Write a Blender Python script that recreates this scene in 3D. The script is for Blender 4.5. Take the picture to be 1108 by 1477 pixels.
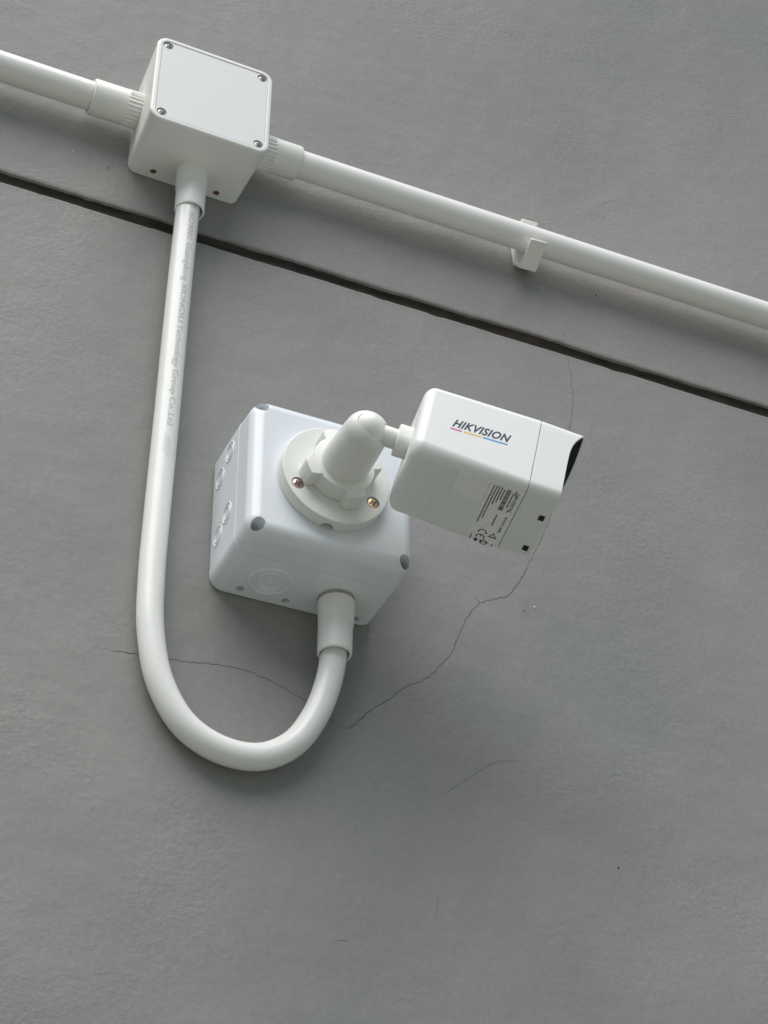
import bpy, bmesh, math, random
from mathutils import Vector, Matrix, noise

# ------------------------------------------------------------------ clear
for o in list(bpy.data.objects):
    bpy.data.objects.remove(o, do_unlink=True)
scene = bpy.context.scene
COL = scene.collection
R = math.radians

# ------------------------------------------------------------------ camera
cam_data = bpy.data.cameras.new('camera')
cam = bpy.data.objects.new('camera', cam_data)
COL.objects.link(cam)
right = Vector((0.9107, -0.4131, -0.0081)).normalized()
fwd = Vector((0.3332, 0.7226, 0.6056)).normalized()
down = fwd.cross(right).normalized()
right = down.cross(fwd).normalized()
m = Matrix((right, -down, -fwd)).transposed().to_4x4()
m.translation = Vector((-0.2534, -0.9793, -1.0598))
cam.matrix_world = m
cam_data.sensor_fit = 'VERTICAL'
cam_data.sensor_height = 36.0
cam_data.sensor_width = 27.0
cam_data.lens = 36.0 * 2947.9 / 1477.0
cam_data.clip_start = 0.01
cam_data.clip_end = 500.0
scene.camera = cam

# ------------------------------------------------------------------ sky, sun, exposure
SUN_EL, SUN_AZ = 60.0, 218.0        # azimuth clockwise from +Y
world = bpy.data.worlds.new('World')
scene.world = world
world.use_nodes = True
wn = world.node_tree
wn.nodes.clear()
sky = wn.nodes.new('ShaderNodeTexSky')
sky.sky_type = 'NISHITA'
sky.sun_disc = False
sky.sun_elevation = R(SUN_EL)
sky.sun_rotation = R(SUN_AZ)
sky.air_density = 1.0
sky.dust_density = 1.6
sky.ozone_density = 0.6
bg = wn.nodes.new('ShaderNodeBackground')
bg.inputs['Strength'].default_value = 0.05
wo = wn.nodes.new('ShaderNodeOutputWorld')
wn.links.new(sky.outputs['Color'], bg.inputs['Color'])
wn.links.new(bg.outputs['Background'], wo.inputs['Surface'])

sun_d = bpy.data.lights.new('sun', 'SUN')
sun_d.energy = 2.9
sun_d.angle = R(62)
sun_d.color = (1.0, 0.98, 0.945)
sun = bpy.data.objects.new('sun', sun_d)
COL.objects.link(sun)
to_sun = Vector((math.sin(R(SUN_AZ)) * math.cos(R(SUN_EL)), math.cos(R(SUN_AZ)) * math.cos(R(SUN_EL)), math.sin(R(SUN_EL))))
sun.rotation_euler = (-to_sun).to_track_quat('-Z', 'Y').to_euler()
sun.location = to_sun * 4

scene.view_settings.view_transform = 'Standard'
scene.view_settings.look = 'None'
scene.view_settings.gamma = 1.0
scene.view_settings.use_curve_mapping = False
scene.view_settings.exposure = 0.45
scene.render.engine = 'CYCLES'
scene.render.resolution_x = 768
scene.render.resolution_y = 1024

# ------------------------------------------------------------------ materials
def new_mat(name):
    mt = bpy.data.materials.new(name)
    mt.use_nodes = True
    nt = mt.node_tree
    return mt, nt, nt.nodes['Principled BSDF']

def plastic(name, col, rough, var=0.02, bump=0.02, scale=900.0, dirt=0.0, spec=0.5, coat=0.0, stain=(0.30, 0.29, 0.25), stain_scale=140.0):
    mt, nt, p = new_mat(name)
    tc = nt.nodes.new('ShaderNodeTexCoord')
    n1 = nt.nodes.new('ShaderNodeTexNoise')
    n1.inputs['Scale'].default_value = 30.0
    n1.inputs['Detail'].default_value = 6.0
    nt.links.new(tc.outputs['Object'], n1.inputs['Vector'])
    mix = nt.nodes.new('ShaderNodeMix'); mix.data_type = 'RGBA'
    mix.inputs['A'].default_value = (*[c * (1 - var) for c in col], 1)
    mix.inputs['B'].default_value = (*[min(1, c * (1 + var)) for c in col], 1)
    nt.links.new(n1.outputs['Fac'], mix.inputs['Factor'])
    out = mix.outputs['Result']
    if dirt > 0:
        n2 = nt.nodes.new('ShaderNodeTexNoise')
        n2.inputs['Scale'].default_value = stain_scale
        n2.inputs['Detail'].default_value = 8.0
        nt.links.new(tc.outputs['Object'], n2.inputs['Vector'])
        rp = nt.nodes.new('ShaderNodeMapRange')
        rp.inputs['From Min'].default_value = 0.60
        rp.inputs['From Max'].default_value = 0.80
        rp.inputs['To Max'].default_value = dirt
        nt.links.new(n2.outputs['Fac'], rp.inputs['Value'])
        mx = nt.nodes.new('ShaderNodeMix'); mx.data_type = 'RGBA'
        mx.inputs['B'].default_value = (*stain, 1)
        nt.links.new(rp.outputs['Result'], mx.inputs['Factor'])
        nt.links.new(out, mx.inputs['A'])
        out = mx.outputs['Result']
    nt.links.new(out, p.inputs['Base Color'])
    rr = nt.nodes.new('ShaderNodeMapRange')
    rr.inputs['To Min'].default_value = rough * 0.85
    rr.inputs['To Max'].default_value = rough * 1.15
    nt.links.new(n1.outputs['Fac'], rr.inputs['Value'])
    nt.links.new(rr.outputs['Result'], p.inputs['Roughness'])
    p.inputs['Specular IOR Level'].default_value = spec
    p.inputs['Coat Weight'].default_value = coat
    if bump > 0:
        n3 = nt.nodes.new('ShaderNodeTexNoise')
        n3.inputs['Scale'].default_value = scale
        n3.inputs['Detail'].default_value = 2.0
        nt.links.new(tc.outputs['Object'], n3.inputs['Vector'])
        bp = nt.nodes.new('ShaderNodeBump')
        bp.inputs['Strength'].default_value = bump
        bp.inputs['Distance'].default_value = 0.0005
        nt.links.new(n3.outputs['Fac'], bp.inputs['Height'])
        nt.links.new(bp.outputs['Normal'], p.inputs['Normal'])
    return mt

def flat(name, col, rough=0.6, metal=0.0):
    mt, nt, p = new_mat(name)
    tc = nt.nodes.new('ShaderNodeTexCoord')
    n1 = nt.nodes.new('ShaderNodeTexNoise')
    n1.inputs['Scale'].default_value = 400.0
    nt.links.new(tc.outputs['Object'], n1.inputs['Vector'])
    mix = nt.nodes.new('ShaderNodeMix'); mix.data_type = 'RGBA'
    mix.inputs['A'].default_value = (*[c * 0.85 for c in col], 1)
    mix.inputs['B'].default_value = (*[min(1, c * 1.15) for c in col], 1)
    nt.links.new(n1.outputs['Fac'], mix.inputs['Factor'])
    nt.links.new(mix.outputs['Result'], p.inputs['Base Color'])
    p.inputs['Roughness'].default_value = rough
    p.inputs['Metallic'].default_value = metal
    return mt

M = {}
M['pvc'] = plastic('white_pvc_conduit', (0.86, 0.87, 0.84), 0.24, 0.02, 0.03, 500, dirt=0.07)
M['pvc_hpipe'] = plastic('white_pvc_conduit_matte', (0.88, 0.88, 0.85), 0.28, 0.02, 0.03, 500, dirt=0.35, stain=(0.62, 0.58, 0.46), stain_scale=34.0)
M['coupling'] = plastic('white_pvc_coupling', (0.86, 0.865, 0.825), 0.34, 0.02, 0.03, 500)
M['box_warm'] = plastic('junction_box_plastic', (0.85, 0.85, 0.82), 0.36, 0.01, 0.03, 700)
M['box_lid'] = plastic('junction_box_lid_plastic', (0.79, 0.81, 0.805), 0.40, 0.01, 0.02, 700)
M['box_blue'] = plastic('mounting_box_plastic', (0.79, 0.83, 0.87), 0.20, 0.01, 0.015, 500)
M['bracket'] = plastic('bracket_plastic', (0.77, 0.785, 0.75), 0.42, 0.01, 0.03, 1200)
M['cam_paint'] = plastic('camera_white_paint', (0.83, 0.855, 0.845), 0.34, 0.01, 0.02, 1500)
M['black'] = flat('black_bezel', (0.004, 0.004, 0.004), 0.5)
M['lens_glass'] = flat('dark_lens_glass', (0.006, 0.006, 0.008), 0.08)
M['steel'] = flat('screw_steel', (0.36, 0.36, 0.355), 0.42, 1.0)
M['brass'] = flat('screw_zinc_yellow', (0.70, 0.52, 0.34), 0.30, 1.0)
M['copper'] = flat('screw_zinc_pink', (0.62, 0.45, 0.42), 0.30, 1.0)
M['dark_slot'] = flat('screw_cross_dark', (0.02, 0.016, 0.014), 0.7)
M['plug'] = flat('red_brown_plug', (0.16, 0.06, 0.04), 0.7)
M['gasket'] = flat('grey_sealing_ring', (0.34, 0.35, 0.33), 0.7)
M['sticker'] = flat('silver_white_sticker', (0.90, 0.91, 0.90), 0.40)
M['ink'] = flat('black_print', (0.015, 0.017, 0.025), 0.5)
M['logo_ink'] = flat('logo_dark_blue_print', (0.018, 0.03, 0.06), 0.45)
M['pink'] = flat('logo_pink_print', (0.70, 0.10, 0.30), 0.45)
M['orange'] = flat('logo_orange_print', (0.85, 0.52, 0.14), 0.45)
M['blue'] = flat('logo_blue_print', (0.06, 0.30, 0.72), 0.45)
M['pipe_ink'] = flat('conduit_grey_print', (0.55, 0.57, 0.565), 0.5)
M['pipe_ink_faint'] = flat('conduit_faint_print', (0.72, 0.735, 0.73), 0.5)
M['crack'] = flat('crack_shade_dirt', (0.045, 0.048, 0.045), 0.9)  # dark colour stands for depth shade in cracks, with dirt; also specks
M['crack_faint'] = flat('crack_shade_dirt_faint', (0.165, 0.17, 0.163), 0.9)  # paler depth shade painted for the faint cracks
M['chip'] = flat('paint_chip_white', (0.55, 0.55, 0.53), 0.8)

def wall_material():
    mt, nt, p = new_mat('grey_wall_paint')
    N = nt.nodes.new; L = nt.links.new
    tc = N('ShaderNodeTexCoord')
    big = N('ShaderNodeTexNoise'); big.inputs['Scale'].default_value = 3.6; big.inputs['Detail'].default_value = 4.0
    L(tc.outputs['Object'], big.inputs['Vector'])
    cr = N('ShaderNodeValToRGB')
    cr.color_ramp.elements[0].position = 0.35; cr.color_ramp.elements[0].color = (0.236, 0.246, 0.233, 1)
    cr.color_ramp.elements[1].position = 0.65; cr.color_ramp.elements[1].color = (0.298, 0.288, 0.278, 1)
    L(big.outputs['Fac'], cr.inputs['Fac'])
    # fine speckle
    sp = N('ShaderNodeTexNoise'); sp.inputs['Scale'].default_value = 260.0; sp.inputs['Detail'].default_value = 5.0
    L(tc.outputs['Object'], sp.inputs['Vector'])
    mr = N('ShaderNodeMapRange'); mr.inputs['From Min'].default_value = 0.3; mr.inputs['From Max'].default_value = 0.7
    mr.inputs['To Min'].default_value = 0.95; mr.inputs['To Max'].default_value = 1.05
    L(sp.outputs['Fac'], mr.inputs['Value'])
    mul = N('ShaderNodeMix'); mul.data_type = 'RGBA'; mul.blend_type = 'MULTIPLY'; mul.inputs['Factor'].default_value = 1.0
    L(cr.outputs['Color'], mul.inputs['A']); L(mr.outputs['Result'], mul.inputs['B'])
    L(mul.outputs['Result'], p.inputs['Base Color'])
    p.inputs['Roughness'].default_value = 0.55
    p.inputs['Specular IOR Level'].default_value = 0.35
    # relief: roller stipple with smooth troweled patches + soft waviness
    mp = N('ShaderNodeMapping'); mp.inputs['Scale'].default_value = (1.0, 1.0, 1.15)
    L(tc.outputs['Object'], mp.inputs['Vector'])
    s1 = N('ShaderNodeTexNoise'); s1.inputs['Scale'].default_value = 250.0; s1.inputs['Detail'].default_value = 3.0; s1.inputs['Roughness'].default_value = 0.55
    s1.inputs['Distortion'].default_value = 0.6
    L(mp.outputs['Vector'], s1.inputs['Vector'])
    s2 = N('ShaderNodeTexNoise'); s2.inputs['Scale'].default_value = 60.0; s2.inputs['Detail'].default_value = 3.0
    L(mp.outputs['Vector'], s2.inputs['Vector'])
    mask = N('ShaderNodeTexNoise'); mask.inputs['Scale'].default_value = 9.0; mask.inputs['Detail'].default_value = 3.0
    L(tc.outputs['Object'], mask.inputs['Vector'])
    mk = N('ShaderNodeMapRange'); mk.inputs['From Min'].default_value = 0.42; mk.inputs['From Max'].default_value = 0.66
    mk.inputs['To Min'].default_value = 0.05; mk.inputs['To Max'].default_value = 1.0
    L(mask.outputs['Fac'], mk.inputs['Value'])
    sr = N('ShaderNodeMath'); sr.operation = 'MULTIPLY'
    L(s1.outputs['Fac'], sr.inputs[0]); L(mk.outputs['Result'], sr.inputs[1])
    ad = N('ShaderNodeMath'); ad.operation = 'MULTIPLY_ADD'; ad.inputs[1].default_value = 1.2
    L(s2.outputs['Fac'], ad.inputs[0]); L(sr.outputs[0], ad.inputs[2])
    wv = N('ShaderNodeTexNoise'); wv.inputs['Scale'].default_value = 14.0; wv.inputs['Detail'].default_value = 2.0
    L(tc.outputs['Object'], wv.inputs['Vector'])
    ad2 = N('ShaderNodeMath'); ad2.operation = 'MULTIPLY_ADD'; ad2.inputs[1].default_value = 3.0
    L(wv.outputs['Fac'], ad2.inputs[0]); L(ad.outputs[0], ad2.inputs[2])
    bp = N('ShaderNodeBump'); bp.inputs['Strength'].default_value = 0.50; bp.inputs['Distance'].default_value = 0.0009
    L(ad2.outputs[0], bp.inputs['Height'])
    L(bp.outputs['Normal'], p.inputs['Normal'])
    return mt
M['wall'] = wall_material()

def sealant_material():
    mt, nt, p = new_mat('dark_brown_joint_sealant')
    N = nt.nodes.new; L = nt.links.new
    tc = N('ShaderNodeTexCoord')
    mp = N('ShaderNodeMapping'); mp.inputs['Scale'].default_value = (1.0, 5.0, 5.0)
    L(tc.outputs['Object'], mp.inputs['Vector'])
    n = N('ShaderNodeTexNoise'); n.inputs['Scale'].default_value = 40.0; n.inputs['Detail'].default_value = 6.0
    L(mp.outputs['Vector'], n.inputs['Vector'])
    cr = N('ShaderNodeValToRGB')
    e = cr.color_ramp.elements
    e[0].position = 0.3; e[0].color = (0.006, 0.005, 0.003, 1)
    e[1].position = 0.75; e[1].color = (0.055, 0.039, 0.021, 1)
    L(n.outputs['Fac'], cr.inputs['Fac'])
    L(cr.outputs['Color'], p.inputs['Base Color'])
    p.inputs['Roughness'].default_value = 0.7
    return mt
M['sealant'] = sealant_material()

def ground_material():
    mt, nt, p = new_mat('unseen_bounce_paving')  # tone sets the bounce light from the unseen ground
    N = nt.nodes.new; L = nt.links.new
    tc = N('ShaderNodeTexCoord')
    n = N('ShaderNodeTexNoise'); n.inputs['Scale'].default_value = 3.0; n.inputs['Detail'].default_value = 8.0
    L(tc.outputs['Object'], n.inputs['Vector'])
    cr = N('ShaderNodeValToRGB')
    cr.color_ramp.elements[0].color = (0.165, 0.172, 0.145, 1)
    cr.color_ramp.elements[1].color = (0.23, 0.238, 0.20, 1)
    L(n.outputs['Fac'], cr.inputs['Fac'])
    L(cr.outputs['Color'], p.inputs['Base Color'])
    p.inputs['Roughness'].default_value = 0.85
    return mt
M['ground'] = ground_material()

# ------------------------------------------------------------------ object helpers
def link_mesh(name, me, mat=None, parent=None, smooth=35.0):
    o = bpy.data.objects.new(name, me)
    COL.objects.link(o)
    if mat is not None:
        me.materials.clear(); me.materials.append(M[mat])
    if smooth is not None and len(me.polygons):
        me.polygons.foreach_set('use_smooth', [True] * len(me.polygons))
        me.set_sharp_from_angle(angle=R(smooth))
    if parent is not None:
        o.parent = parent
    return o

def bm_mesh(bm, fix=True):
    if fix:
        bmesh.ops.recalc_face_normals(bm, faces=bm.faces[:])
    me = bpy.data.meshes.new('mesh')
    bm.to_mesh(me); bm.free()
    return me

def thing(name, label, cat, loc, rot=(0, 0, 0), group=None):
    o = bpy.data.objects.new(name, None)
    o.empty_display_size = 0.02
    COL.objects.link(o)
    o.location = loc; o.rotation_euler = rot
    tag(o, label, cat, group)
    return o

def tag(o, label, cat, group=None):
    o['label'] = label; o['category'] = cat
    if group: o['group'] = group
    return o

def bake(o, cutters=(), weighted=True):
    """apply boolean cuts and weighted normals, then drop the cutters"""
    for c in cutters:
        md = o.modifiers.new('cut', 'BOOLEAN'); md.operation = 'DIFFERENCE'; md.object = c; md.solver = 'EXACT'
    bpy.context.view_layer.update()
    dg = bpy.context.evaluated_depsgraph_get()
    me = bpy.data.meshes.new_from_object(o.evaluated_get(dg))
    o.modifiers.clear()
    old = o.data; o.data = me
    mats = [m_ for m_ in old.materials]
    bpy.data.meshes.remove(old)
    me.materials.clear()
    for m_ in mats: me.materials.append(m_)
    me.polygons.foreach_set('material_index', [0] * len(me.polygons))
    me.polygons.foreach_set('use_smooth', [True] * len(me.polygons))
    me.set_sharp_from_angle(angle=R(32))
    if weighted:
        md = o.modifiers.new('normals', 'WEIGHTED_NORMAL'); md.keep_sharp = True; md.weight = 100
    for c in cutters:
        cm = c.data; bpy.data.objects.remove(c, do_unlink=True); bpy.data.meshes.remove(cm)
    return o

def rrect(x0, x1, z0, z1, rad, n=8):
    """rounded rectangle, counter-clockwise, rad = one radius or (x1z1, x0z1, x0z0, x1z0)"""
    if not isinstance(rad, (tuple, list)): rad = (rad,) * 4
    out = []
    for (cx, cz, sx, sz, a0, r) in ((x1, z1, -1, -1, 0, rad[0]), (x0, z1, 1, -1, 90, rad[1]), (x0, z0, 1, 1, 180, rad[2]), (x1, z0, -1, 1, 270, rad[3])):
        for k in range(n + 1):
            a = R(a0 + 90.0 * k / n)
            out.append((cx + sx * r + r * math.cos(a), cz + sz * r + r * math.sin(a)))
    return out

def loft(loops, cap0=True, cap1=True):
    bm = bmesh.new()
    vs = [[bm.verts.new(p) for p in lp] for lp in loops]
    n = len(loops[0])
    for a, b in zip(vs[:-1], vs[1:]):
        for i in range(n):
            j = (i + 1) % n
            bm.faces.new((a[i], a[j], b[j], b[i]))
    if cap0: bm.faces.new(vs[0][::-1])
    if cap1: bm.faces.new(vs[-1])
    return bm

def lathe(profile, n=48, frame=None, closed=False):
    """profile of (radius, axial); spun about local axis given by frame(r cos, r sin, axial)->xyz"""
    if frame is None: frame = lambda u, v, s: (u, v, s)
    bm = bmesh.new()
    rings = []
    for r, s in profile:
        if r < 1e-7:
            rings.append([bm.verts.new(frame(0, 0, s))])
        else:
            rings.append([bm.verts.new(frame(r * math.cos(2 * math.pi * k / n), r * math.sin(2 * math.pi * k / n), s)) for k in range(n)])
    prs = list(zip(rings[:-1], rings[1:]))
    if closed: prs.append((rings[-1], rings[0]))
    for a, b in prs:
        for k in range(n):
            j = (k + 1) % n
            if len(a) == 1 and len(b) == 1: continue
            if len(a) == 1: bm.faces.new((a[0], b[j], b[k]))
            elif len(b) == 1: bm.faces.new((a[k], a[j], b[0]))
            else: bm.faces.new((a[k], a[j], b[j], b[k]))
    return bm

def axis_frame(o, ax, up):
    """o origin, ax the spin axis; returns frame for lathe"""
    ax = Vector(ax).normalized(); u = Vector(up); u = (u - ax * u.dot(ax)).normalized(); v = ax.cross(u)
    o = Vector(o)
    return lambda a, b, s: tuple(o + u * a + v * b + ax * s)

def cylinder_cut(center, axis, r, depth, n=32, up=(0, 0, 1)):
    """cutter centred at mouth, going 'depth' along axis and a bit outward"""
    bm = lathe([(0, -0.01), (r, -0.01), (r, depth), (0, depth)], n, axis_frame(center, axis, up))
    o = bpy.data.objects.new('cutter', bm_mesh(bm)); COL.objects.link(o)
    return o

def tube_along(path, r, n=32, cap=True, inner=None):
    """sweep a circle along points with parallel transport"""
    pts = [Vector(p) for p in path]
    loops = []
    t0 = (pts[1] - pts[0]).normalized()
    u = t0.orthogonal().normalized()
    for i, p in enumerate(pts):
        t = (pts[min(i + 1, len(pts) - 1)] - pts[max(i - 1, 0)]).normalized()
        u = (u - t * u.dot(t)).normalized(); v = t.cross(u)
        loops.append([tuple(p + (u * math.cos(2 * math.pi * k / n) + v * math.sin(2 * math.pi * k / n)) * r) for k in range(n)])
    return loft(loops, cap, cap)

def catmull(pts, sub=12):
    P = [Vector(p) for p in pts]
    P = [P[0] * 2 - P[1]] + P + [P[-1] * 2 - P[-2]]
    out = []
    for i in range(1, len(P) - 2):
        p0, p1, p2, p3 = P[i - 1], P[i], P[i + 1], P[i + 2]
        # centripetal-ish parameterisation
        d01 = max((p1 - p0).length ** 0.5, 1e-6); d12 = max((p2 - p1).length ** 0.5, 1e-6); d23 = max((p3 - p2).length ** 0.5, 1e-6)
        m1 = (p2 - p1) - (p2 - p0) * (d12 / (d01 + d12)) + (p1 - p0) * (d12 / d01)
        m1 = (p1 - p0) * (d12 / d01) - (p2 - p0) * (d12 / (d01 + d12)) + (p2 - p1)
        m2 = (p2 - p1) - (p3 - p1) * (d12 / (d12 + d23)) + (p3 - p2) * (d12 / d23)
        for k in range(sub):
            t = k / sub
            out.append(p1 * (2 * t**3 - 3 * t**2 + 1) + m1 * (t**3 - 2 * t**2 + t) + p2 * (-2 * t**3 + 3 * t**2) + m2 * (t**3 - t**2))
    out.append(P[-2])
    return out

def text_geo(body, size=1.0, shear=0.0, offset=0.0, spacing=1.0, subdiv=0):
    """flat text outline as (verts2d, faces), lower-left at origin, made from Blender's built-in font"""
    cu = bpy.data.curves.new('text', 'FONT')
    cu.body = body; cu.size = size; cu.shear = shear; cu.offset = offset; cu.space_character = spacing
    cu.resolution_u = 4
    ob = bpy.data.objects.new('text', cu); COL.objects.link(ob)
    bpy.context.view_layer.update()
    dg = bpy.context.evaluated_depsgraph_get()
    me = bpy.data.meshes.new_from_object(ob.evaluated_get(dg))
    vs = [(v.co.x, v.co.y) for v in me.vertices]
    fs = [tuple(p.vertices) for p in me.polygons]
    bpy.data.objects.remove(ob, do_unlink=True); bpy.data.curves.remove(cu); bpy.data.meshes.remove(me)
    x0 = min(v[0] for v in vs); y0 = min(v[1] for v in vs)
    return [(v[0] - x0, v[1] - y0) for v in vs], fs

def flat_print(name, geo, place, mat, parent, two=False):
    vs, fs = geo
    me = bpy.data.meshes.new('print')
    me.from_pydata([place(*v) for v in vs], [], fs)
    me.update()
    return link_mesh(name, me, mat, parent, None)

# ------------------------------------------------------------------ setting: wall and ground
random.seed(4)
GND = -2.6
def edge_noise(x, seed, amp):
    return amp * (noise.noise(Vector((x * 14.0, seed, 0.3))) + 0.6 * noise.noise(Vector((x * 55.0, seed, 1.3))) + 0.35 * noise.noise(Vector((x * 160.0, seed, 2.1))))
def chips(x, seed):
    return 0.0028 * max(0.0, noise.noise(Vector((x * 48.0, seed, 4.7))) - 0.38)
xs = [-3.0, -1.5, -0.6, -0.3]
x = -0.2
while x < 0.80: xs.append(x); x += 0.002
xs += [0.85, 1.2, 2.0, 3.0, 4.0]
bm = bmesh.new()
cols = []
for x in xs:
    lo = -0.0462 + edge_noise(x, 1.0, 0.0006) - chips(x, 2.0); hi = -0.0350 + edge_noise(x, 5.0, 0.0009) + chips(x, 7.0)
    prof = [(0.0, GND), (0.0, lo - 0.0060), (0.0, lo - 0.0034), (-0.0001, lo - 0.0016), (-0.0002, lo - 0.0008), (0.0, lo - 0.0002), (0.0010, lo), (0.016, lo), (0.016, hi), (0.0018, hi), (0.0005, hi + 0.0005), (0.0, hi + 0.0016), (0.0, hi + 0.0036), (0.0, hi + 0.0066), (0.0, 2.2)]
    cols.append([bm.verts.new((x, y, z)) for y, z in prof])
for a, b in zip(cols[:-1], cols[1:]):
    for k in range(len(a) - 1):
        bm.faces.new((a[k], b[k], b[k + 1], a[k + 1]))
wall_me = bpy.data.meshes.new('wall')
bm.normal_update()
bm.to_mesh(wall_me); bm.free()
wall = link_mesh('wall', wall_me, 'wall', None, 40)
wall['kind'] = 'structure'

# brown sealant lying in the joint
bm = bmesh.new(); cols = []
for x in xs:
    e = edge_noise(x, 9.0, 0.0008)
    prof = [(0.0022, -0.0330), (0.0026 + 0.6 * e, -0.0352), (0.0046 + 0.6 * e, -0.0385 + e), (0.0050 - e, -0.0425), (0.0036, -0.0475)]
    cols.append([bm.verts.new((x, y, z)) for y, z in prof])
for a, b in zip(cols[:-1], cols[1:]):
    for k in range(len(a) - 1):
        bm.faces.new((a[k], b[k], b[k + 1], a[k + 1]))
me = bpy.data.meshes.new('sealant'); bm.to_mesh(me); bm.free()
link_mesh('joint_sealant', me, 'sealant', wall, 60)

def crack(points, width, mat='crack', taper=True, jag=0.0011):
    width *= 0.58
    """hairline crack: an uneven thin strip on the wall face, depth shade painted as dark colour"""
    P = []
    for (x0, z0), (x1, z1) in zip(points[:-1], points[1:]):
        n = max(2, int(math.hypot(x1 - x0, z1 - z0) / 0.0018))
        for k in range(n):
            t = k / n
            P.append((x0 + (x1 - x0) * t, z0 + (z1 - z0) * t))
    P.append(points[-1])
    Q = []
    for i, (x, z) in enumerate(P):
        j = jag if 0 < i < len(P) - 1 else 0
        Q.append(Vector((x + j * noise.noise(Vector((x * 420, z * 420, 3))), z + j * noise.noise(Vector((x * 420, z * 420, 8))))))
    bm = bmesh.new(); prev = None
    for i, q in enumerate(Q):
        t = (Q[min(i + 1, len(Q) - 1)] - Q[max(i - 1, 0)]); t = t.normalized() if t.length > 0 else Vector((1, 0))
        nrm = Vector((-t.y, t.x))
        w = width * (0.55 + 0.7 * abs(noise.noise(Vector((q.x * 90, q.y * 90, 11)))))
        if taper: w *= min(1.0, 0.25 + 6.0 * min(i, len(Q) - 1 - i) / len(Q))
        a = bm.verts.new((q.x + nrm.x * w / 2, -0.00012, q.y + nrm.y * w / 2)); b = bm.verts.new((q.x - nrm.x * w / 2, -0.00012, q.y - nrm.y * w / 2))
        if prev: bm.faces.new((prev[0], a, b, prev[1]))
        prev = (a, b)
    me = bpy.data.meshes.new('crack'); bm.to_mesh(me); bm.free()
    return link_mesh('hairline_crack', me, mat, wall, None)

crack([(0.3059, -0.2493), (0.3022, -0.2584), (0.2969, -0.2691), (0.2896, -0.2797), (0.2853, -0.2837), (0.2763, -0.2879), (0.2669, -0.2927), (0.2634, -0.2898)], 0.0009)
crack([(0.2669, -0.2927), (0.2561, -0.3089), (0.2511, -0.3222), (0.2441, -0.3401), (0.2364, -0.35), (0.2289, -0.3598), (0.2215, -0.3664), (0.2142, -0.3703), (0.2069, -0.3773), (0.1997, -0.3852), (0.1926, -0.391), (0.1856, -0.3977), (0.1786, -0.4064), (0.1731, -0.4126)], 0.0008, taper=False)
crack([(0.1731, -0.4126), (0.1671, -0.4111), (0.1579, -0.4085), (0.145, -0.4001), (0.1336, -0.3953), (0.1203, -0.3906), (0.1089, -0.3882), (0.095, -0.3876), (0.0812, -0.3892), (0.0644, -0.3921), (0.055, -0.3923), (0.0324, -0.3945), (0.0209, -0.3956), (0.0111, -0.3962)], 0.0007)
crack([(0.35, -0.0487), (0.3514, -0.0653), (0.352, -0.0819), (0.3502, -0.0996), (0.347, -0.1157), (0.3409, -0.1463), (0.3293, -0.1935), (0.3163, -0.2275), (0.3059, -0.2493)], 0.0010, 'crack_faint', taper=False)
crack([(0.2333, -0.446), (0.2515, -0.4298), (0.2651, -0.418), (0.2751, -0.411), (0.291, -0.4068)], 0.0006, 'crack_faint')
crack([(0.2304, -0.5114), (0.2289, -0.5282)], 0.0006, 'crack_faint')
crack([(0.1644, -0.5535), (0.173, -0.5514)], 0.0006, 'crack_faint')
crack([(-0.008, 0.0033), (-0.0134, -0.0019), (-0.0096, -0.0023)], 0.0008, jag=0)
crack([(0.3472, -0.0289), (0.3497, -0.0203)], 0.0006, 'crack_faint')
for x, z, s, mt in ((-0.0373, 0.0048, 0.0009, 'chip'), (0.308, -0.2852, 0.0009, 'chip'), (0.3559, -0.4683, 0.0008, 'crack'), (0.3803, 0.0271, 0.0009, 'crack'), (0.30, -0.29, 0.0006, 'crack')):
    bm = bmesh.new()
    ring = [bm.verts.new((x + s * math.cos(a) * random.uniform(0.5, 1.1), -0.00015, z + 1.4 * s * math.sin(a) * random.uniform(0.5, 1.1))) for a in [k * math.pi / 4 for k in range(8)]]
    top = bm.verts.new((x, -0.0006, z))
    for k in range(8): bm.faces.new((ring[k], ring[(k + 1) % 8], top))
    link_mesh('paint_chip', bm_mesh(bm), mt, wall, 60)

me = bpy.data.meshes.new('ground')  # unseen ground sheet, added to bounce light up onto the undersides
me.from_pydata([(-40, -60, GND), (40, -60, GND), (40, 0.3, GND), (-40, 0.3, GND)], [], [(0, 1, 2, 3)])
ground = link_mesh('ground', me, 'ground', None, None)
ground['kind'] = 'structure'

# ------------------------------------------------------------------ conduits
PY, PZ = -0.0184, 0.0446          # axis of the horizontal run
PR = 0.0106                       # its radius
def hz(x): return PZ - 0.0011 + 0.0011 * ((x - 0.2) / 0.3) ** 2

CX1, CY1 = 0.0440, -0.0184        # socket under junction box
CX2, CY2 = 0.1553, -0.0208        # socket under mounting box
ZB2 = -0.3352

lp = [(x, PY, hz(x)) for x in [-0.9 + 0.04 * k for k in range(22)] + [-0.016]]
c = link_mesh('conduit', bm_mesh(tube_along(lp, PR, 40)), 'pvc_hpipe')
tag(c, 'white plastic conduit on the side of the junction box without a pipe clip', 'pipe', 'surface conduits')
lp = [(x, PY, hz(x)) for x in [0.108, 0.12] + [0.14 + 0.04 * k for k in range(24)]]
c = link_mesh('conduit', bm_mesh(tube_along(lp, PR, 40)), 'pvc_hpipe')
tag(c, 'straight white plastic conduit held by the pipe clip', 'pipe', 'surface conduits')

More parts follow.
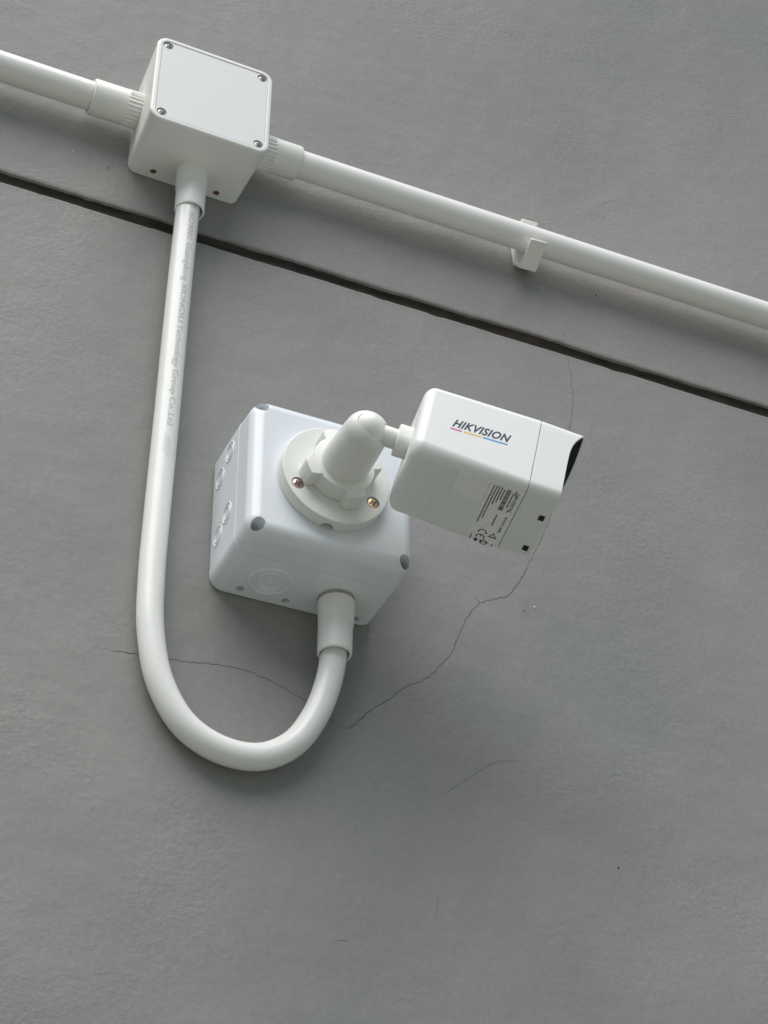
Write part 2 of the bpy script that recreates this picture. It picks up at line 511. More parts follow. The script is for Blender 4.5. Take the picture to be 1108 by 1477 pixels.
upts = [(CX1, CY1, -0.018), (0.0427, -0.0182, -0.0409), (0.0409, -0.0163, -0.1279), (0.0399, -0.0135, -0.2231), (0.0389, -0.0112, -0.3021), (0.0388, -0.0102, -0.3448), (0.0407, -0.0098, -0.3814), (0.0490, -0.0096, -0.4166),
        (0.0660, -0.0095, -0.4418), (0.0887, -0.0095, -0.4524), (0.1123, -0.0097, -0.4515), (0.1324, -0.0105, -0.4385), (0.1458, -0.0125, -0.4167), (0.1532, -0.0155, -0.3915), (0.1551, -0.0188, -0.3706), (CX2, CY2, -0.352)]
UPATH = catmull(upts, 10)
UR = 0.0083
u_conduit = link_mesh('bent_conduit', bm_mesh(tube_along(UPATH, UR, 40)), 'pvc')
tag(u_conduit, 'thin white plastic conduit bent in a U between the two boxes, printed lettering', 'pipe')

def pipe_text(body, z_top, z_bot, phi0, height, mat, name, shear=0.0):
    """lettering printed on the vertical leg, read downwards, letter tops to the right"""
    vs, fs = text_geo(body, 1.0, shear, 0.0, 1.0)
    wx = max(v[0] for v in vs); hy = max(v[1] for v in vs)
    # split long faces so that the print follows the round pipe
    bm = bmesh.new()
    bv = [bm.verts.new((v[0], v[1], 0)) for v in vs]
    for f in fs:
        try: bm.faces.new([bv[i] for i in f])
        except ValueError: pass
    bmesh.ops.triangulate(bm, faces=bm.faces[:])
    for cut in range(1, 6):
        yv = hy * cut / 6
        bmesh.ops.bisect_plane(bm, geom=bm.verts[:] + bm.edges[:] + bm.faces[:], plane_co=(0, yv, 0), plane_no=(0, 1, 0))
    zs = [p.z for p in UPATH]
    def centre(z):
        for p, q_ in zip(UPATH[:-1], UPATH[1:]):
            if p.z >= z >= q_.z:
                t = (p.z - z) / max(1e-9, p.z - q_.z); return p.lerp(q_, t)
        return UPATH[0]
    rr = UR + 0.00012
    for v in bm.verts:
        z = z_top + (z_bot - z_top) * v.co.x / wx
        ph = phi0 - R(7) * (v.co.x / wx) + (v.co.y / hy - 0.5) * height / UR
        cc = centre(z)
        # angle measured from -Y (outwards) towards +X
        v.co = Vector((cc.x + rr * math.sin(ph), cc.y - rr * math.cos(ph), z))
    bm.normal_update()
    me = bpy.data.meshes.new('print'); bm.to_mesh(me); bm.free()
    return link_mesh(name, me, mat, u_conduit, None)
pipe_text('/T ISO9001 Guangdong XIONGSU Technology Group Co.,Ltd', -0.037, -0.2335, R(5), 0.0054, 'pipe_ink', 'lettering')
pipe_text('//////', -0.2405, -0.259, R(0), 0.0055, 'pipe_ink_faint', 'faded_mark', 0.5)

# ------------------------------------------------------------------ couplings
def socket(name, profile, origin, axis, up, mat, parent):
    return link_mesh(name, bm_mesh(lathe(profile, 56, axis_frame(origin, axis, up), closed=True)), mat, parent, 30)

def ribbed(origin, axis, up, r, s0, s1, nrib, depth, parent):
    n = nrib * 8
    fr = axis_frame(origin, axis, up)
    def ring(rad, s, rib):
        out = []
        for k in range(n):
            a = 2 * math.pi * k / n
            f = 0.5 + 0.5 * math.cos(a * nrib)
            out.append(fr((rad - rib * (1 - f ** 0.7)) * math.cos(a), (rad - rib * (1 - f ** 0.7)) * math.sin(a), s))
        return out
    bm = loft([ring(r - 0.001, s0, 0), ring(r, s0, depth), ring(r, s1 - 0.0008, depth), ring(r - 0.0006, s1, depth), ring(r - 0.0016, s1, 0)])
    return link_mesh('ribbed_grip', bm_mesh(bm), 'coupling', parent, 30)

def side_coupling(xbox, sgn, length, rib, label):
    root = thing('conduit_coupling', label, 'pipe coupling', (xbox, PY, hz(xbox)), (0, 0, 0), 'conduit couplings')
    o = (0, 0, 0); ax = (sgn, 0, 0)
    r = 0.0131
    ribbed(o, ax, (0, 0, 1), r + 0.0002, -0.003, rib, 26, 0.0010, root)
    # smooth socket with rounded mouth, hollow
    socket('socket', [(PR + 0.0003, rib - 0.002), (r, rib - 0.002), (r - 0.0001, length - 0.0012), (r - 0.0004, length - 0.0003), (r - 0.0012, length), (PR + 0.0009, length), (PR + 0.0003, length - 0.004)], o, ax, (0, 0, 1), 'coupling', root)
    return root
side_coupling(0.0005, -1, 0.0345, 0.0108, 'ribbed white coupling on the junction box, joining the conduit without a clip')
side_coupling(0.0868, 1, 0.0365, 0.0172, 'ribbed white coupling on the junction box, joining the conduit held by the clip')

r1 = thing('conduit_coupling', 'smooth white coupling under the junction box at the top of the bent conduit', 'pipe coupling', (CX1, CY1, 0.0), (0, 0, 0), 'conduit couplings')
socket('collar', [(0.0080, -0.004), (0.0110, -0.004), (0.0113, 0.0005), (0.0111, 0.0165), (0.0106, 0.0185), (0.0080, 0.0185)], (0, 0, 0), (0, 0, -1), (0, 1, 0), 'coupling', r1)
socket('socket', [(0.0086, 0.012), (0.0105, 0.012), (0.01045, 0.0375), (0.0102, 0.0384), (0.0097, 0.0388), (0.0091, 0.0388), (0.0088, 0.034)], (0, 0, 0), (0, 0, -1), (0, 1, 0), 'coupling', r1)
r2 = thing('conduit_coupling', 'smooth white coupling with grey ring under the camera mounting box', 'pipe coupling', (CX2, CY2, ZB2), (0, 0, 0), 'conduit couplings')
socket('sealing_ring', [(0.0080, -0.003), (0.0119, -0.003), (0.0119, 0.0016), (0.0114, 0.0026), (0.0080, 0.0026)], (0, 0, 0), (0, 0, -1), (0, 1, 0), 'gasket', r2)
socket('collar', [(0.0080, 0.001), (0.0113, 0.001), (0.01165, 0.0030), (0.0112, 0.0180), (0.0109, 0.0192), (0.0080, 0.0192)], (0, 0, 0), (0, 0, -1), (0, 1, 0), 'coupling', r2)
socket('socket', [(0.0086, 0.014), (0.01085, 0.014), (0.0108, 0.0395), (0.0106, 0.0404), (0.0100, 0.0409), (0.0093, 0.0409), (0.0089, 0.036)], (0, 0, 0), (-0.02, 0, -1), (0, 1, 0), 'coupling', r2)

# ------------------------------------------------------------------ pipe clip
def thick_path(path, th):
    """closed outline around an open polyline (2-D)"""
    P = [Vector(p) for p in path]; Lf, Rt = [], []
    for i, p in enumerate(P):
        d0 = (P[i] - P[i - 1]).normalized() if i > 0 else (P[1] - P[0]).normalized()
        d1 = (P[i + 1] - P[i]).normalized() if i < len(P) - 1 else d0
        n0 = Vector((-d0.y, d0.x)); n1 = Vector((-d1.y, d1.x)); n = (n0 + n1)
        n = n.normalized() / max(0.55, n.normalized().dot(n1))
        Lf.append(p + n * th / 2); Rt.append(p - n * th / 2)
    return Lf + Rt[::-1]
clip = thing('pipe_clip', 'small white plastic snap clip holding the straight conduit to the wall', 'pipe clip', (0.3139, 0.0, 0.0445), (0, R(-4), 0))
def clip_piece(name, path, th, w):
    ol = thick_path(path, th)
    bm = bmesh.new()
    a = [bm.verts.new((-w / 2, -p.x, p.y)) for p in ol]; b = [bm.verts.new((w / 2, -p.x, p.y)) for p in ol]
    n = len(ol)
    for i in range(n):
        j = (i + 1) % n; bm.faces.new((a[i], a[j], b[j], b[i]))
    bm.faces.new(a); bm.faces.new(b[::-1])
    me = bm_mesh(bm)
    o = link_mesh(name, me, 'coupling', clip, 30)
    bv = o.modifiers.new('edge', 'BEVEL'); bv.width = 0.0009; bv.segments = 3; bv.limit_method = 'ANGLE'
    return o
# (distance from wall, height about the conduit axis)
clip_piece('base_plate', [(0.0030, 0.0150), (0.0030, -0.0142)], 0.0058, 0.0136)
clip_piece('lower_arm', [(0.0040, -0.0135), (0.0062, -0.0190), (0.0098, -0.0232), (0.0200, -0.0180), (0.0308, -0.0128)], 0.0024, 0.0140)
clip_piece('upper_arm', [(0.0040, 0.0128), (0.0120, 0.0140), (0.0180, 0.0150), (0.0225, 0.0140)], 0.0024, 0.0140)

# ------------------------------------------------------------------ screws
def phillips(parent, loc, normal, r, mat, up=(0, 0, 1), rot=0.3, name='screw'):
    """pan head with a cross recess shown by a dark flush prism, not cut"""
    f0 = axis_frame(loc, normal, up)
    ca, sa = math.cos(rot), math.sin(rot)
    fr = lambda u, v, s: f0(u * ca - v * sa, u * sa + v * ca, s)
    bm = lathe([(0, -0.0004), (r, -0.0004), (r, 0.0002), (r * 0.93, 0.0006), (r * 0.6, 0.0009), (0, 0.0010)], 28, fr)
    s = link_mesh(name, bm_mesh(bm), mat, parent, 40)
    a, b = r * 0.60, r * 0.15
    pts = [(b, b), (b, a), (-b, a), (-b, b), (-a, b), (-a, -b), (-b, -b), (-b, -a), (b, -a), (b, -b), (a, -b), (a, b)]
    bm = bmesh.new()
    top = [bm.verts.new(fr(u, v, 0.00098)) for u, v in pts]; bot = [bm.verts.new(fr(u, v, 0.0004)) for u, v in pts]
    for i in range(12):
        j = (i + 1) % 12; bm.faces.new((top[i], top[j], bot[j], bot[i]))
    bm.faces.new(top)
    link_mesh('cross_recess', bm_mesh(bm), 'dark_slot', s, 30)
    return s

# ------------------------------------------------------------------ junction box (upper, square)
jb = thing('junction_box', 'square white plastic junction box with a screwed lid, joining three conduits', 'junction box', (0.0435, 0.0, 0.0420), (0, R(0.9), 0))
W, H, D = 0.0875, 0.0845, 0.0570
def box_loop(w, h, y, r, n=8):
    return [(x_, y, z_) for x_, z_ in rrect(-w / 2, w / 2, -h / 2, h / 2, r, n)]
loops = [box_loop(W - 0.0055, H - 0.0035, -0.0004, 0.0065), box_loop(W - 0.0050, H - 0.0030, -0.0012, 0.0068)]
loops += [box_loop(W - 0.0006, H - 0.0004, -D + 0.0045, 0.0090)]
for k in range(5):
    a = R(90 * k / 4); f = 0.0016
    loops.append(box_loop(W - 2 * f * (1 - math.cos(a)), H - 2 * f * (1 - math.cos(a)), -D + f - f * math.sin(a), 0.0090 - f * (1 - math.cos(a))))
fi = 0.0036     # rim width
loops.append(box_loop(W - 2 * fi + 0.0008, H - 2 * fi + 0.0008, -D, 0.0062))
loops.append(box_loop(W - 2 * fi, H - 2 * fi, -D + 0.0004, 0.0058))
loops.append(box_loop(W - 2 * fi, H - 2 * fi, -D + 0.0030, 0.0058))
body = link_mesh('body', bm_mesh(loft(loops)), 'box_warm', jb, 32)
cut = []
for xh, yh in ((-0.0238, -0.0071), (0.0236, -0.0063)):
    cut.append(cylinder_cut((xh, yh, -H / 2), (0, 0, 1), 0.0024, 0.006, 24, (0, 1, 0)))
for c in cut: c.location = jb.location; c.rotation_euler = jb.rotation_euler
bpy.context.view_layer.update()
bake(body, cut)
for xh, yh in ((-0.0238, -0.0071), (0.0236, -0.0063)):
    bm = lathe([(0, 0.0), (0.00225, 0.0), (0.00225, 0.0010), (0, 0.0010)], 20, axis_frame((xh, yh, -H / 2 + 0.0022), (0, 0, 1), (0, 1, 0)))
    link_mesh('red_plug', bm_mesh(bm), 'plug', body, 40)
# lid: recessed plate with counterbored corners
lw, lh = W - 2 * fi - 0.0002, H - 2 * fi - 0.0002
ly = -D + 0.0004
lo_ = [[(x_, ly + 0.0022, z_) for x_, z_ in rrect(-lw / 2, lw / 2, -lh / 2, lh / 2, 0.0056)],
       [(x_, ly + 0.0004, z_) for x_, z_ in rrect(-lw / 2, lw / 2, -lh / 2, lh / 2, 0.0056)],
       [(x_, ly, z_) for x_, z_ in rrect(-lw / 2 + 0.0004, lw / 2 - 0.0004, -lh / 2 + 0.0004, lh / 2 - 0.0004, 0.0052)]]
lid = link_mesh('lid', bm_mesh(loft(lo_)), 'box_lid', jb, 32)
spots = [(sx * 0.0355, sz * 0.0345) for sx in (-1, 1) for sz in (-1, 1)]
cut = [cylinder_cut((sx, ly, sz), (0, 1, 0), 0.0036, 0.0016, 28) for sx, sz in spots]
for c in cut: c.location = jb.location; c.rotation_euler = jb.rotation_euler
bpy.context.view_layer.update()
bake(lid, cut)
for k, (sx, sz) in enumerate(spots):
    phillips(jb, (sx, ly + 0.0014, sz), (0, -1, 0), 0.0028, 'steel', rot=0.35 + 0.5 * k)

# ------------------------------------------------------------------ mounting box (lower, under the camera)
X0, W2, Z0, H2, D2 = 0.0783, 0.1100, ZB2, 0.1045, 0.0680
mb = thing('mounting_box', 'large bluish white plastic box carrying the security camera', 'junction box', (X0 + W2 / 2, 0.0, Z0 + H2 / 2))
SEAM = -0.0440
base_l = [box_loop(W2 - 0.0016, H2 - 0.0016, -0.0003, 0.0085), box_loop(W2, H2, -0.0012, 0.0092), box_loop(W2 - 0.0002, H2 - 0.0002, SEAM, 0.0100)]
base = link_mesh('body', bm_mesh(loft(base_l)), 'box_blue', mb, 32)
lid_l = [box_loop(W2 - 0.0010, H2 - 0.0010, SEAM - 0.0001, 0.0098, 10), box_loop(W2 - 0.0006, H2 - 0.0006, SEAM - 0.0006, 0.0100, 10)]
f = 0.0085
for k in range(11):
    a = R(90 * k / 10)
    ins = f * (1 - math.cos(a))
    lid_l.append(box_loop(W2 - 0.0008 - 2 * ins, H2 - 0.0008 - 2 * ins, -D2 + f - f * math.sin(a), max(0.0015, 0.0115 - 0.8 * ins), 10))
lid2 = link_mesh('lid', bm_mesh(loft(lid_l)), 'box_blue', mb, 32)
inset = 0.0070
spots2 = [(sx * (W2 / 2 - inset), sz * (H2 / 2 - inset)) for sx in (-1, 1) for sz in (-1, 1)]
cut = [cylinder_cut((sx, -D2, sz), (0, 1, 0), 0.0040, 0.0150, 36) for sx, sz in spots2]
for c in cut: c.location = mb.location
bpy.context.view_layer.update()
bake(lid2, cut)
cut = []
for xw, yw in ((0.0965, -0.0079), (0.1269, -0.0070), (0.1744, -0.0060)):
    cut.append(cylinder_cut((xw - X0 - W2 / 2, yw, -H2 / 2), (0, 0, 1), 0.0027, 0.008, 24, (0, 1, 0)))
for c in cut: c.location = mb.location
bpy.context.view_layer.update()
bake(base, cut)
for k, (sx, sz) in enumerate(spots2):
    phillips(mb, (sx, -D2 + 0.0146, sz), (0, -1, 0), 0.0033, 'steel', rot=0.4 * k)

def ring_bead(parent, center, normal, up, r, wdt, hgt, stretch=None):
    """low rounded ring standing proud of a face"""
    prof = []
    for k in range(9):
        a = math.pi * k / 8
        prof.append((r - wdt / 2 * math.cos(a), hgt * math.sin(a) - 0.0002))
    fr = axis_frame(center, normal, up)
    bm = lathe(prof, 48, fr)
    return link_mesh('knockout_ring', bm_mesh(bm), 'box_blue', parent, 60)
kc = (0.1103 - X0 - W2 / 2, -0.0226, -H2 / 2)
for r_, w_, h_ in ((0.0130, 0.0020, 0.0012), (0.0101, 0.0012, 0.0008), (0.0080, 0.0012, 0.0008), (0.0020, 0.0012, 0.0006)):
    ring_bead(base, kc, (0, 0, -1), (0, 1, 0), r_, w_, h_)
for yk, zk in ((-0.0290, -0.2485), (-0.0125, -0.2583), (-0.0285, -0.2965), (-0.0135, -0.3040)):
    for r_, w_, h_ in ((0.0068, 0.0013, 0.0006), (0.0044, 0.0011, 0.0005)):
        ring_bead(base, (-W2 / 2, yk, zk - Z0 - H2 / 2), (-1, 0, 0), (0, 0, 1), r_, w_, h_)

# ------------------------------------------------------------------ security camera and its bracket
BX, BZ = 0.1310, -0.2850
sc = thing('security_camera', 'white bullet security camera on a round swivel bracket, logo on its side', 'camera', (BX, -D2, BZ))
out = (0, -1, 0)
# round plate with cable notch and screw counterbores
plate = link_mesh('mounting_plate', bm_mesh(lathe([(0, 0.0), (0.0352, 0.0), (0.0358, 0.0006), (0.0358, 0.0080), (0.0354, 0.0088), (0.0346, 0.0092), (0, 0.0092)], 96, axis_frame((0, 0, 0), out, (0, 0, 1)))), 'bracket', sc, 32)
cut = [cylinder_cut((-0.0030, -0.0012, -0.0360), (0, 0, 1), 0.0042, 0.0070, 32, (0, 1, 0))]
scr = [(-0.0252, -0.0140), (0.0244, -0.0136), (0.0, 0.0290)]
cut += [cylinder_cut((sx, -0.0092, sz), (0, 1, 0), 0.0043, 0.0022, 32) for sx, sz in scr]
for c in cut: c.location = sc.location
bpy.context.view_layer.update()
bake(plate, cut)
for (sx, sz), mt, rt in zip(scr, ('copper', 'brass', 'steel'), (0.55, 0.35, 0.1)):
    phillips(sc, (sx, -0.0079, sz), out, 0.0036, mt, rot=rt)
# lobed lock nut
def nut_loop(y, grow=0.0):
    pts = []
    n = 96
    for k in range(n):
        a = 360.0 * k / n
        d = abs(((a - 22.0 + 45) % 90) - 45)
        t = 1 - min(1, max(0, (d - 13.5) / 5.0)); t = t * t * (3 - 2 * t)
        r_ = 0.0200 + 0.0056 * t + grow
        pts.append((r_ * math.cos(R(a)), y, r_ * math.sin(R(a))))
    return pts
nut = link_mesh('lock_nut', bm_mesh(loft([nut_loop(-0.0090, -0.001), nut_loop(-0.0098), nut_loop(-0.0208), nut_loop(-0.0216, -0.0003), nut_loop(-0.0220, -0.0012)])), 'bracket', sc, 28)
# domed joint cover
BALL = 0.0560                       # ball centre, distance from the box face
prof = [(0.0, 0.0205), (0.0164, 0.0205), (0.0164, 0.0216), (0.0158, 0.0222), (0.0155, 0.0222), (0.0153, 0.0226)]
r_top = 0.0136
for k in range(1, 9):
    t = k / 8
    prof.append((0.0153 + (r_top - 0.0153) * t ** 1.6, 0.0226 + (BALL - 0.002 - 0.0226) * t))
for k in range(1, 13):
    a = R(90 * k / 12)
    prof.append((r_top * math.cos(a) ** 0.86 if k < 12 else 0.0, BALL - 0.002 + 0.0112 * math.sin(a)))
dome = link_mesh('joint_cover', bm_mesh(lathe(prof, 72, axis_frame((0, 0, 0), out, (0, 0, 1)))), 'bracket', sc, 40)
# body frame: a forward, w towards the wall, dn downwards
A = Vector((0.9645, -0.165, -0.206)).normalized()
Wv = Vector((0.165, 0.9645, 0.0)); Wv = (Wv - A * Wv.dot(A)).normalized()
DN = A.cross(Wv).normalized()
if DN.z > 0: DN = -DN
B0 = Vector((0.0, -BALL, 0.0))
def bp_(s, h, t): return tuple(B0 + A * s + DN * h + Wv * t)
# slot cut in the cover through which the stem swings
side = (A - Vector(out) * A.dot(Vector(out))).normalized()
slot = []
for sd in ((-0.35, -0.93, 0.0), (-0.24, -0.95, -0.10), (-0.13, -0.96, -0.20), (0.05, -0.94, -0.30), (0.22, -0.88, -0.38), (0.40, -0.80, -0.40), (0.58, -0.70, -0.38), (0.74, -0.55, -0.33), (0.87, -0.38, -0.28), tuple(A)):
    sd = Vector(sd).normalized()
    c = bpy.data.objects.new('cutter', bm_mesh(lathe([(0, 0.002), (0.0066, 0.002), (0.0066, 0.03), (0, 0.03)], 48, axis_frame(B0, sd, (0, 0, 1)))))
    COL.objects.link(c); c.location = sc.location; slot.append(c)
bpy.context.view_layer.update()
bake(dome, slot)
bm = bmesh.new(); bmesh.ops.create_uvsphere(bm, u_segments=48, v_segments=32, radius=0.0109)
me = bm_mesh(bm); ball = link_mesh('ball_joint', me, 'bracket', sc, 60); ball.location = B0
# stem and rear collar
stem = link_mesh('stem', bm_mesh(lathe([(0, 0.004), (0.0064, 0.004), (0.0062, 0.019), (0, 0.019)], 40, axis_frame(B0, A, -DN))), 'bracket', sc, 40)
def sec(s, h0, h1, t0, t1, rad, n=8):
    # rad order: (bottom-far, bottom-near? see mapping) ; x -> t, z -> -h
    return [bp_(s, -z_, t_) for t_, z_ in rrect(t0, t1, -h1, -h0, rad, n)]
col_l = [sec(0.0176, -0.0092, 0.0092, -0.0080, 0.0080, 0.0070), sec(0.0182, -0.0098, 0.0098, -0.0086, 0.0086, 0.0074), sec(0.0250, -0.0098, 0.0098, -0.0086, 0.0086, 0.0074), sec(0.0290, -0.0098, 0.0098, -0.0086, 0.0086, 0.0074)]
collar = link_mesh('rear_collar', bm_mesh(loft(col_l)), 'bracket', sc, 30)
# housing
S0, SS = 0.0252, 0.0968
HT, HB, TN, TF = -0.0285, 0.0268, -0.0275, 0.0382
def radii(s):
    f_ = min(1, max(0, (s - S0) / (SS - S0)))
    bn = 0.0085 - 0.0035 * f_
    o_ = 0.0055
    return (o_, 0.0050, bn, o_)        # (far top, near top, near bottom, far bottom)
def body_sec(s, ins):
    f_ = min(1, max(0, (s - S0) / (SS - S0)))
    tap = 0.0020 * (1 - f_)
    rd = tuple(max(0.002, r_ - 0.35 * ins) for r_ in radii(s))
    return sec(s, HT + ins + tap * 0.5, HB - ins - tap * 0.6, TN + ins + tap * 0.3, TF - ins - tap * 1.4, rd, 10)
rf = 0.0064
loops = []
for k in range(9):
    a = R(90 * k / 8)
    loops.append(body_sec(S0 + rf * (1 - math.cos(a)) if k else S0, rf * (1 - math.sin(a))))
for k in range(1, 7):
    s = S0 + rf + (SS - 0.0004 - S0 - rf) * k / 6
    loops.append(body_sec(s, 0.0))
loops.append(body_sec(SS, 0.0005))
housing = link_mesh('housing', bm_mesh(loft(loops)), 'cam_paint', sc, 32)
bake(housing)
# front cover with hood
def s_front(h, t):
    """front lip: visor bows forward over the window, sides are cut back in a sweep"""
    k = max(0.0, h - HT - 0.0012)
    u = min(1.0, max(0.0, (t - TN) / 0.050))
    g = 0.0076 + 0.0040 * math.sin(u * math.pi / 2)
    return 0.1166 + 0.0005 * (HB - h) / (HB - HT) + g * math.exp(-(k / 0.0080) ** 1.4)
def ring_pts(x0, x1, z0, z1, rad):
    # rounded rectangle with the straight runs split so that the swept lip has points to follow
    base_ = rrect(x0, x1, z0, z1, rad, 10)
    o_ = []
    for i, p in enumerate(base_):
        q_ = base_[(i + 1) % len(base_)]
        o_.append(p)
        if i % 11 == 10:
            for k in range(1, 12):
                o_.append((p[0] + (q_[0] - p[0]) * k / 12, p[1] + (q_[1] - p[1]) * k / 12))
    return o_
def cover_pts(v, wall_in, s_abs=None, back=0.0):
    """ring of the cover; v 0..1 from seam to front lip"""
    tap = 0.0016 * v
    base_ = ring_pts(TN + wall_in + tap * 0.25, TF - wall_in - tap * 1.5, -(HB - wall_in - tap * 0.3), -(HT + wall_in + tap * 0.8), tuple(max(0.002, r_ - wall_in) for r_ in (0.0055, 0.0050 - 0.0010 * v, 0.0050, 0.0055)))
    o_ = []
    for t_, z_ in base_:
        h_ = -z_
        s = s_abs if s_abs is not None else SS + 0.0003 + (s_front(h_, t_) - SS - 0.0003) * v - back
        o_.append(bp_(s, h_, t_))
    return o_
cl = [cover_pts(0.0, 0.0006), cover_pts(0.015, 0.0)]
cl += [cover_pts(v, 0.0) for v in (0.2, 0.4, 0.6, 0.8, 0.95, 0.985)]
cl += [cover_pts(1.0, 0.0003), cover_pts(1.0, 0.0010), cover_pts(1.0, 0.0013, back=0.0003)]
cover = link_mesh('front_cover', bm_mesh(loft(cl, True, False)), 'cam_paint', sc, 32)
il = [cover_pts(1.0, 0.00125, back=0.0002), cover_pts(0.9, 0.0016), cover_pts(0.75, 0.0018), cover_pts(0.0, 0.0020, s_abs=0.1065)]
bmi = loft(il, False, False)
bmesh.ops.reverse_faces(bmi, faces=bmi.faces[:])
mei = bpy.data.meshes.new('lining'); bmi.to_mesh(mei); bmi.free()
lining = link_mesh('hood_lining', mei, 'black', sc, 40)
fp = loft([cover_pts(0.0, 0.0019, s_abs=0.1040), cover_pts(0.0, 0.0019, s_abs=0.1072)])
plate_f = link_mesh('front_window', bm_mesh(fp), 'black', sc, 30)
mid = ((HT + HB) / 2, (TN + TF) / 2)
def lens_frame(u, v, s): return bp_(0.1072 + s, mid[0] - 0.006 + u, mid[1] + v)
link_mesh('lens', bm_mesh(lathe([(0, 0.0), (0.0085, 0.0), (0.0085, 0.0015), (0.0070, 0.0020), (0.0050, 0.0012), (0, 0.0018)], 36, lens_frame)), 'lens_glass', plate_f, 40)

# slots in the underside of the cover
def under_prism(name, s0, s1, t0, t1, h0, h1, mat, parent, skew=0.0):
    bm = bmesh.new()
    q_ = [(s0, t0), (s1, t0 + skew), (s1, t1 + skew), (s0, t1)]
    a = [bm.verts.new(bp_(s, h0, t)) for s, t in q_]; b = [bm.verts.new(bp_(s, h1, t)) for s, t in q_]
    for i in range(4):
        j = (i + 1) % 4; bm.faces.new((a[i], a[j], b[j], b[i]))
    bm.faces.new(a); bm.faces.new(b[::-1])
    return link_mesh(name, bm_mesh(bm), mat, parent, 30)
for tc_ in (-0.0038, 0.0268):
    under_prism('drain_slot', 0.1106, 0.1139, tc_ - 0.0022, tc_ + 0.0022, HB - 0.0012, HB + 0.00012, 'black', cover)
# raised moulding line on the underside
under_prism('moulding_line', 0.0471, 0.0478, -0.0014, 0.0230, HB - 0.0015, HB - 0.0004, 'cam_paint', housing)

# logo on the near side
TL = TN - 0.00022
def side_place(s0, h0, sx, sy, tilt=0.0):
    return lambda u, v: bp_(s0 + u * sx + tilt * 0, h0 - v * sy - u * sx * tilt, TN + 0.0006 * (SS - s0 - u * sx) / (SS - S0) - 0.00006)
geo = text_geo('HIKVISION', 1.0, 0.38, 0.030, 1.08)
wx = max(v[0] for v in geo[0]); hy = max(v[1] for v in geo[0])
flat_print('logo_lettering', geo, side_place(0.0450, 0.0004, 0.0358 / wx, 0.0062 / hy, 0.035), 'logo_ink', housing)
for f0, f1, mt in ((0.0, 0.197, 'pink'), (0.231, 0.545, 'orange'), (0.570, 1.0, 'blue')):
    geo = ([(f0, 0), (f1, 0), (f1 + 0.006, 1), (f0 + 0.006, 1)], [(0, 1, 2, 3)])
    flat_print('logo_stripe', geo, side_place(0.0442, 0.0027, 0.0352, 0.00105, 0.035), mt, housing)

# stickers on the underside
def under_place(s0, t0, hh=0.0):
    """u along +s, v along +t (towards the wall)"""
    return lambda u, v: bp_(s0 + u, HB + hh, t0 + v)
def sticker(s0, s1, t0, t1, name):
    o = under_prism(name, s0, s1, t0, t1, HB - 0.0006, HB + 0.0001, 'sticker', sc)
    return o
st1 = sticker(0.0562, 0.0756, -0.0212, -0.0008, 'blank_sticker')
st2 = sticker(0.0759, 0.0961, -0.0218, 0.0326, 'rating_label')
PRH = HB + 0.00018
def lab(u0, v0, u1, v1, mat='ink', name='print_bar'):
    me = bpy.data.meshes.new('print')
    me.from_pydata([bp_(0.0759 + u0, PRH, -0.0232 + v0), bp_(0.0759 + u1, PRH, -0.0232 + v0), bp_(0.0759 + u1, PRH, -0.0232 + v1), bp_(0.0759 + u0, PRH, -0.0232 + v1)], [], [(0, 1, 2, 3)])
    return link_mesh(name, me, mat, st2, None)
def lab_text(body, u_base, v0, length, height, name='label_lettering', off=0.0, shear=0.0):
    """text running along +t, letter tops towards +s"""
    g = text_geo(body, 1.0, shear, off)
    wx = max(v[0] for v in g[0]); hy = max(v[1] for v in g[0])
    return flat_print(name, g, lambda u, v: bp_(0.0759 + u_base + v / hy * height, PRH, -0.0232 + v0 + u / wx * length), 'ink', st2)
lab_text('HIKVISION', 0.0162, 0.0048, 0.0180, 0.0022, off=0.012, shear=0.2)
lab_text('NETWORK CAMERA', 0.0166, 0.0280, 0.0162, 0.0014, off=0.008)
# barcode
random.seed(8)
v = 0.0038
bars = []
while v < 0.0232:
    wv_ = random.choice((0.0003, 0.0005, 0.0008)); bars.append((v, v + wv_)); v += wv_ + random.choice((0.0003, 0.0005))
me = bpy.data.meshes.new('bars'); vv = []; ff = []
for a_, b_ in bars:
    i0 = len(vv)
    vv += [bp_(0.0759 + 0.0104, PRH, -0.0232 + a_), bp_(0.0759 + 0.0132, PRH, -0.0232 + a_), bp_(0.0759 + 0.0132, PRH, -0.0232 + b_), bp_(0.0759 + 0.0104, PRH, -0.0232 + b_)]
    ff.append((i0, i0 + 1, i0 + 2, i0 + 3))
me.from_pydata(vv, [], ff); link_mesh('barcode', me, 'ink', st2, None)
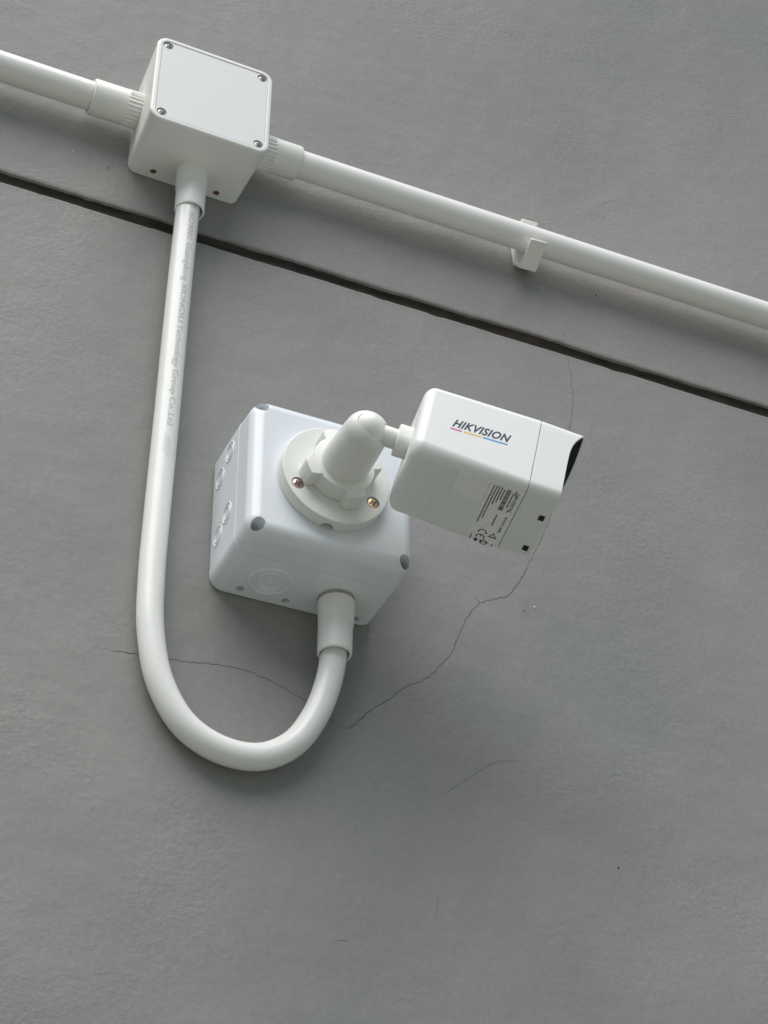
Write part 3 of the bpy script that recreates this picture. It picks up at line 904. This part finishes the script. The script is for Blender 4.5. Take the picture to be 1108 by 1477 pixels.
# lines of illegible small print
def dashes(u, v0, v1, th):
    vv = []; ff = []; v = v0
    while v < v1:
        wv_ = random.uniform(0.0008, 0.0024); e_ = min(v + wv_, v1); i0 = len(vv)
        vv.extend([bp_(0.0759 + u, PRH, -0.0232 + v), bp_(0.0759 + u + th, PRH, -0.0232 + v), bp_(0.0759 + u + th, PRH, -0.0232 + e_), bp_(0.0759 + u, PRH, -0.0232 + e_)])
        ff.append((i0, i0 + 1, i0 + 2, i0 + 3)); v = e_ + 0.0003
    me = bpy.data.meshes.new('dashes'); me.from_pydata(vv, [], ff)
    return link_mesh('small_print', me, 'ink', st2, None)
for u, v0, v1 in ((0.0021, 0.0038, 0.0402), (0.0038, 0.0036, 0.0350), (0.0055, 0.0034, 0.0210), (0.0071, 0.0034, 0.0180), (0.0088, 0.0050, 0.0150), (0.0144, 0.0060, 0.0200), (0.0156, 0.0030, 0.0075), (0.0158, 0.0215, 0.0240), (0.0112, 0.0286, 0.0394)):
    dashes(u, v0, v1, 0.0007)
# conformity marks: two open rings with a bar, a triangle, a bin, small bars
def arc(uc, vc, r_, th, a0, a1, name='mark_arc'):
    vv = []; ff = []; n = 18
    for k in range(n + 1):
        a = R(a0 + (a1 - a0) * k / n)
        for rr in (r_ - th / 2, r_ + th / 2):
            vv.append(bp_(0.0759 + uc + rr * math.sin(a), PRH, -0.0232 + vc + rr * math.cos(a)))
    for k in range(n): ff.append((2 * k, 2 * k + 1, 2 * k + 3, 2 * k + 2))
    me = bpy.data.meshes.new('arc'); me.from_pydata(vv, [], ff)
    return link_mesh(name, me, 'ink', st2, None)
arc(0.0083, 0.0478, 0.0024, 0.0007, 60, 300)
arc(0.0083, 0.0526, 0.0024, 0.0007, 60, 300)
lab(0.0080, 0.0504, 0.0086, 0.0522, name='mark_bar')
def tri(uc, vc, r_, th):
    P = [(uc + r_ * math.sin(R(a)), vc + r_ * math.cos(R(a))) for a in (180, 300, 60)]
    Q = [(uc + (r_ - th) * math.sin(R(a)), vc + (r_ - th) * math.cos(R(a))) for a in (180, 300, 60)]
    vv = [bp_(0.0759 + u, PRH, -0.0232 + v) for u, v in P + Q]
    me = bpy.data.meshes.new('tri'); me.from_pydata(vv, [], [(0, 1, 4, 3), (1, 2, 5, 4), (2, 0, 3, 5)])
    return link_mesh('warning_triangle', me, 'ink', st2, None)
tri(0.0150, 0.0488, 0.0032, 0.0011)
lab(0.0138, 0.0494, 0.0162, 0.0502, name='mark_bar')
arc(0.0118, 0.0566, 0.0020, 0.0006, 0, 360, 'bin_mark')
lab(0.0092, 0.0550, 0.0098, 0.0582, name='bin_mark')
lab(0.0098, 0.0564, 0.0138, 0.0569, name='bin_mark')
lab(0.0056, 0.0550, 0.0074, 0.0578, name='mark_bar')
lab(0.0026, 0.0520, 0.0032, 0.0566, name='mark_bar')
lab(0.0168, 0.0562, 0.0174, 0.0580, name='mark_bar')
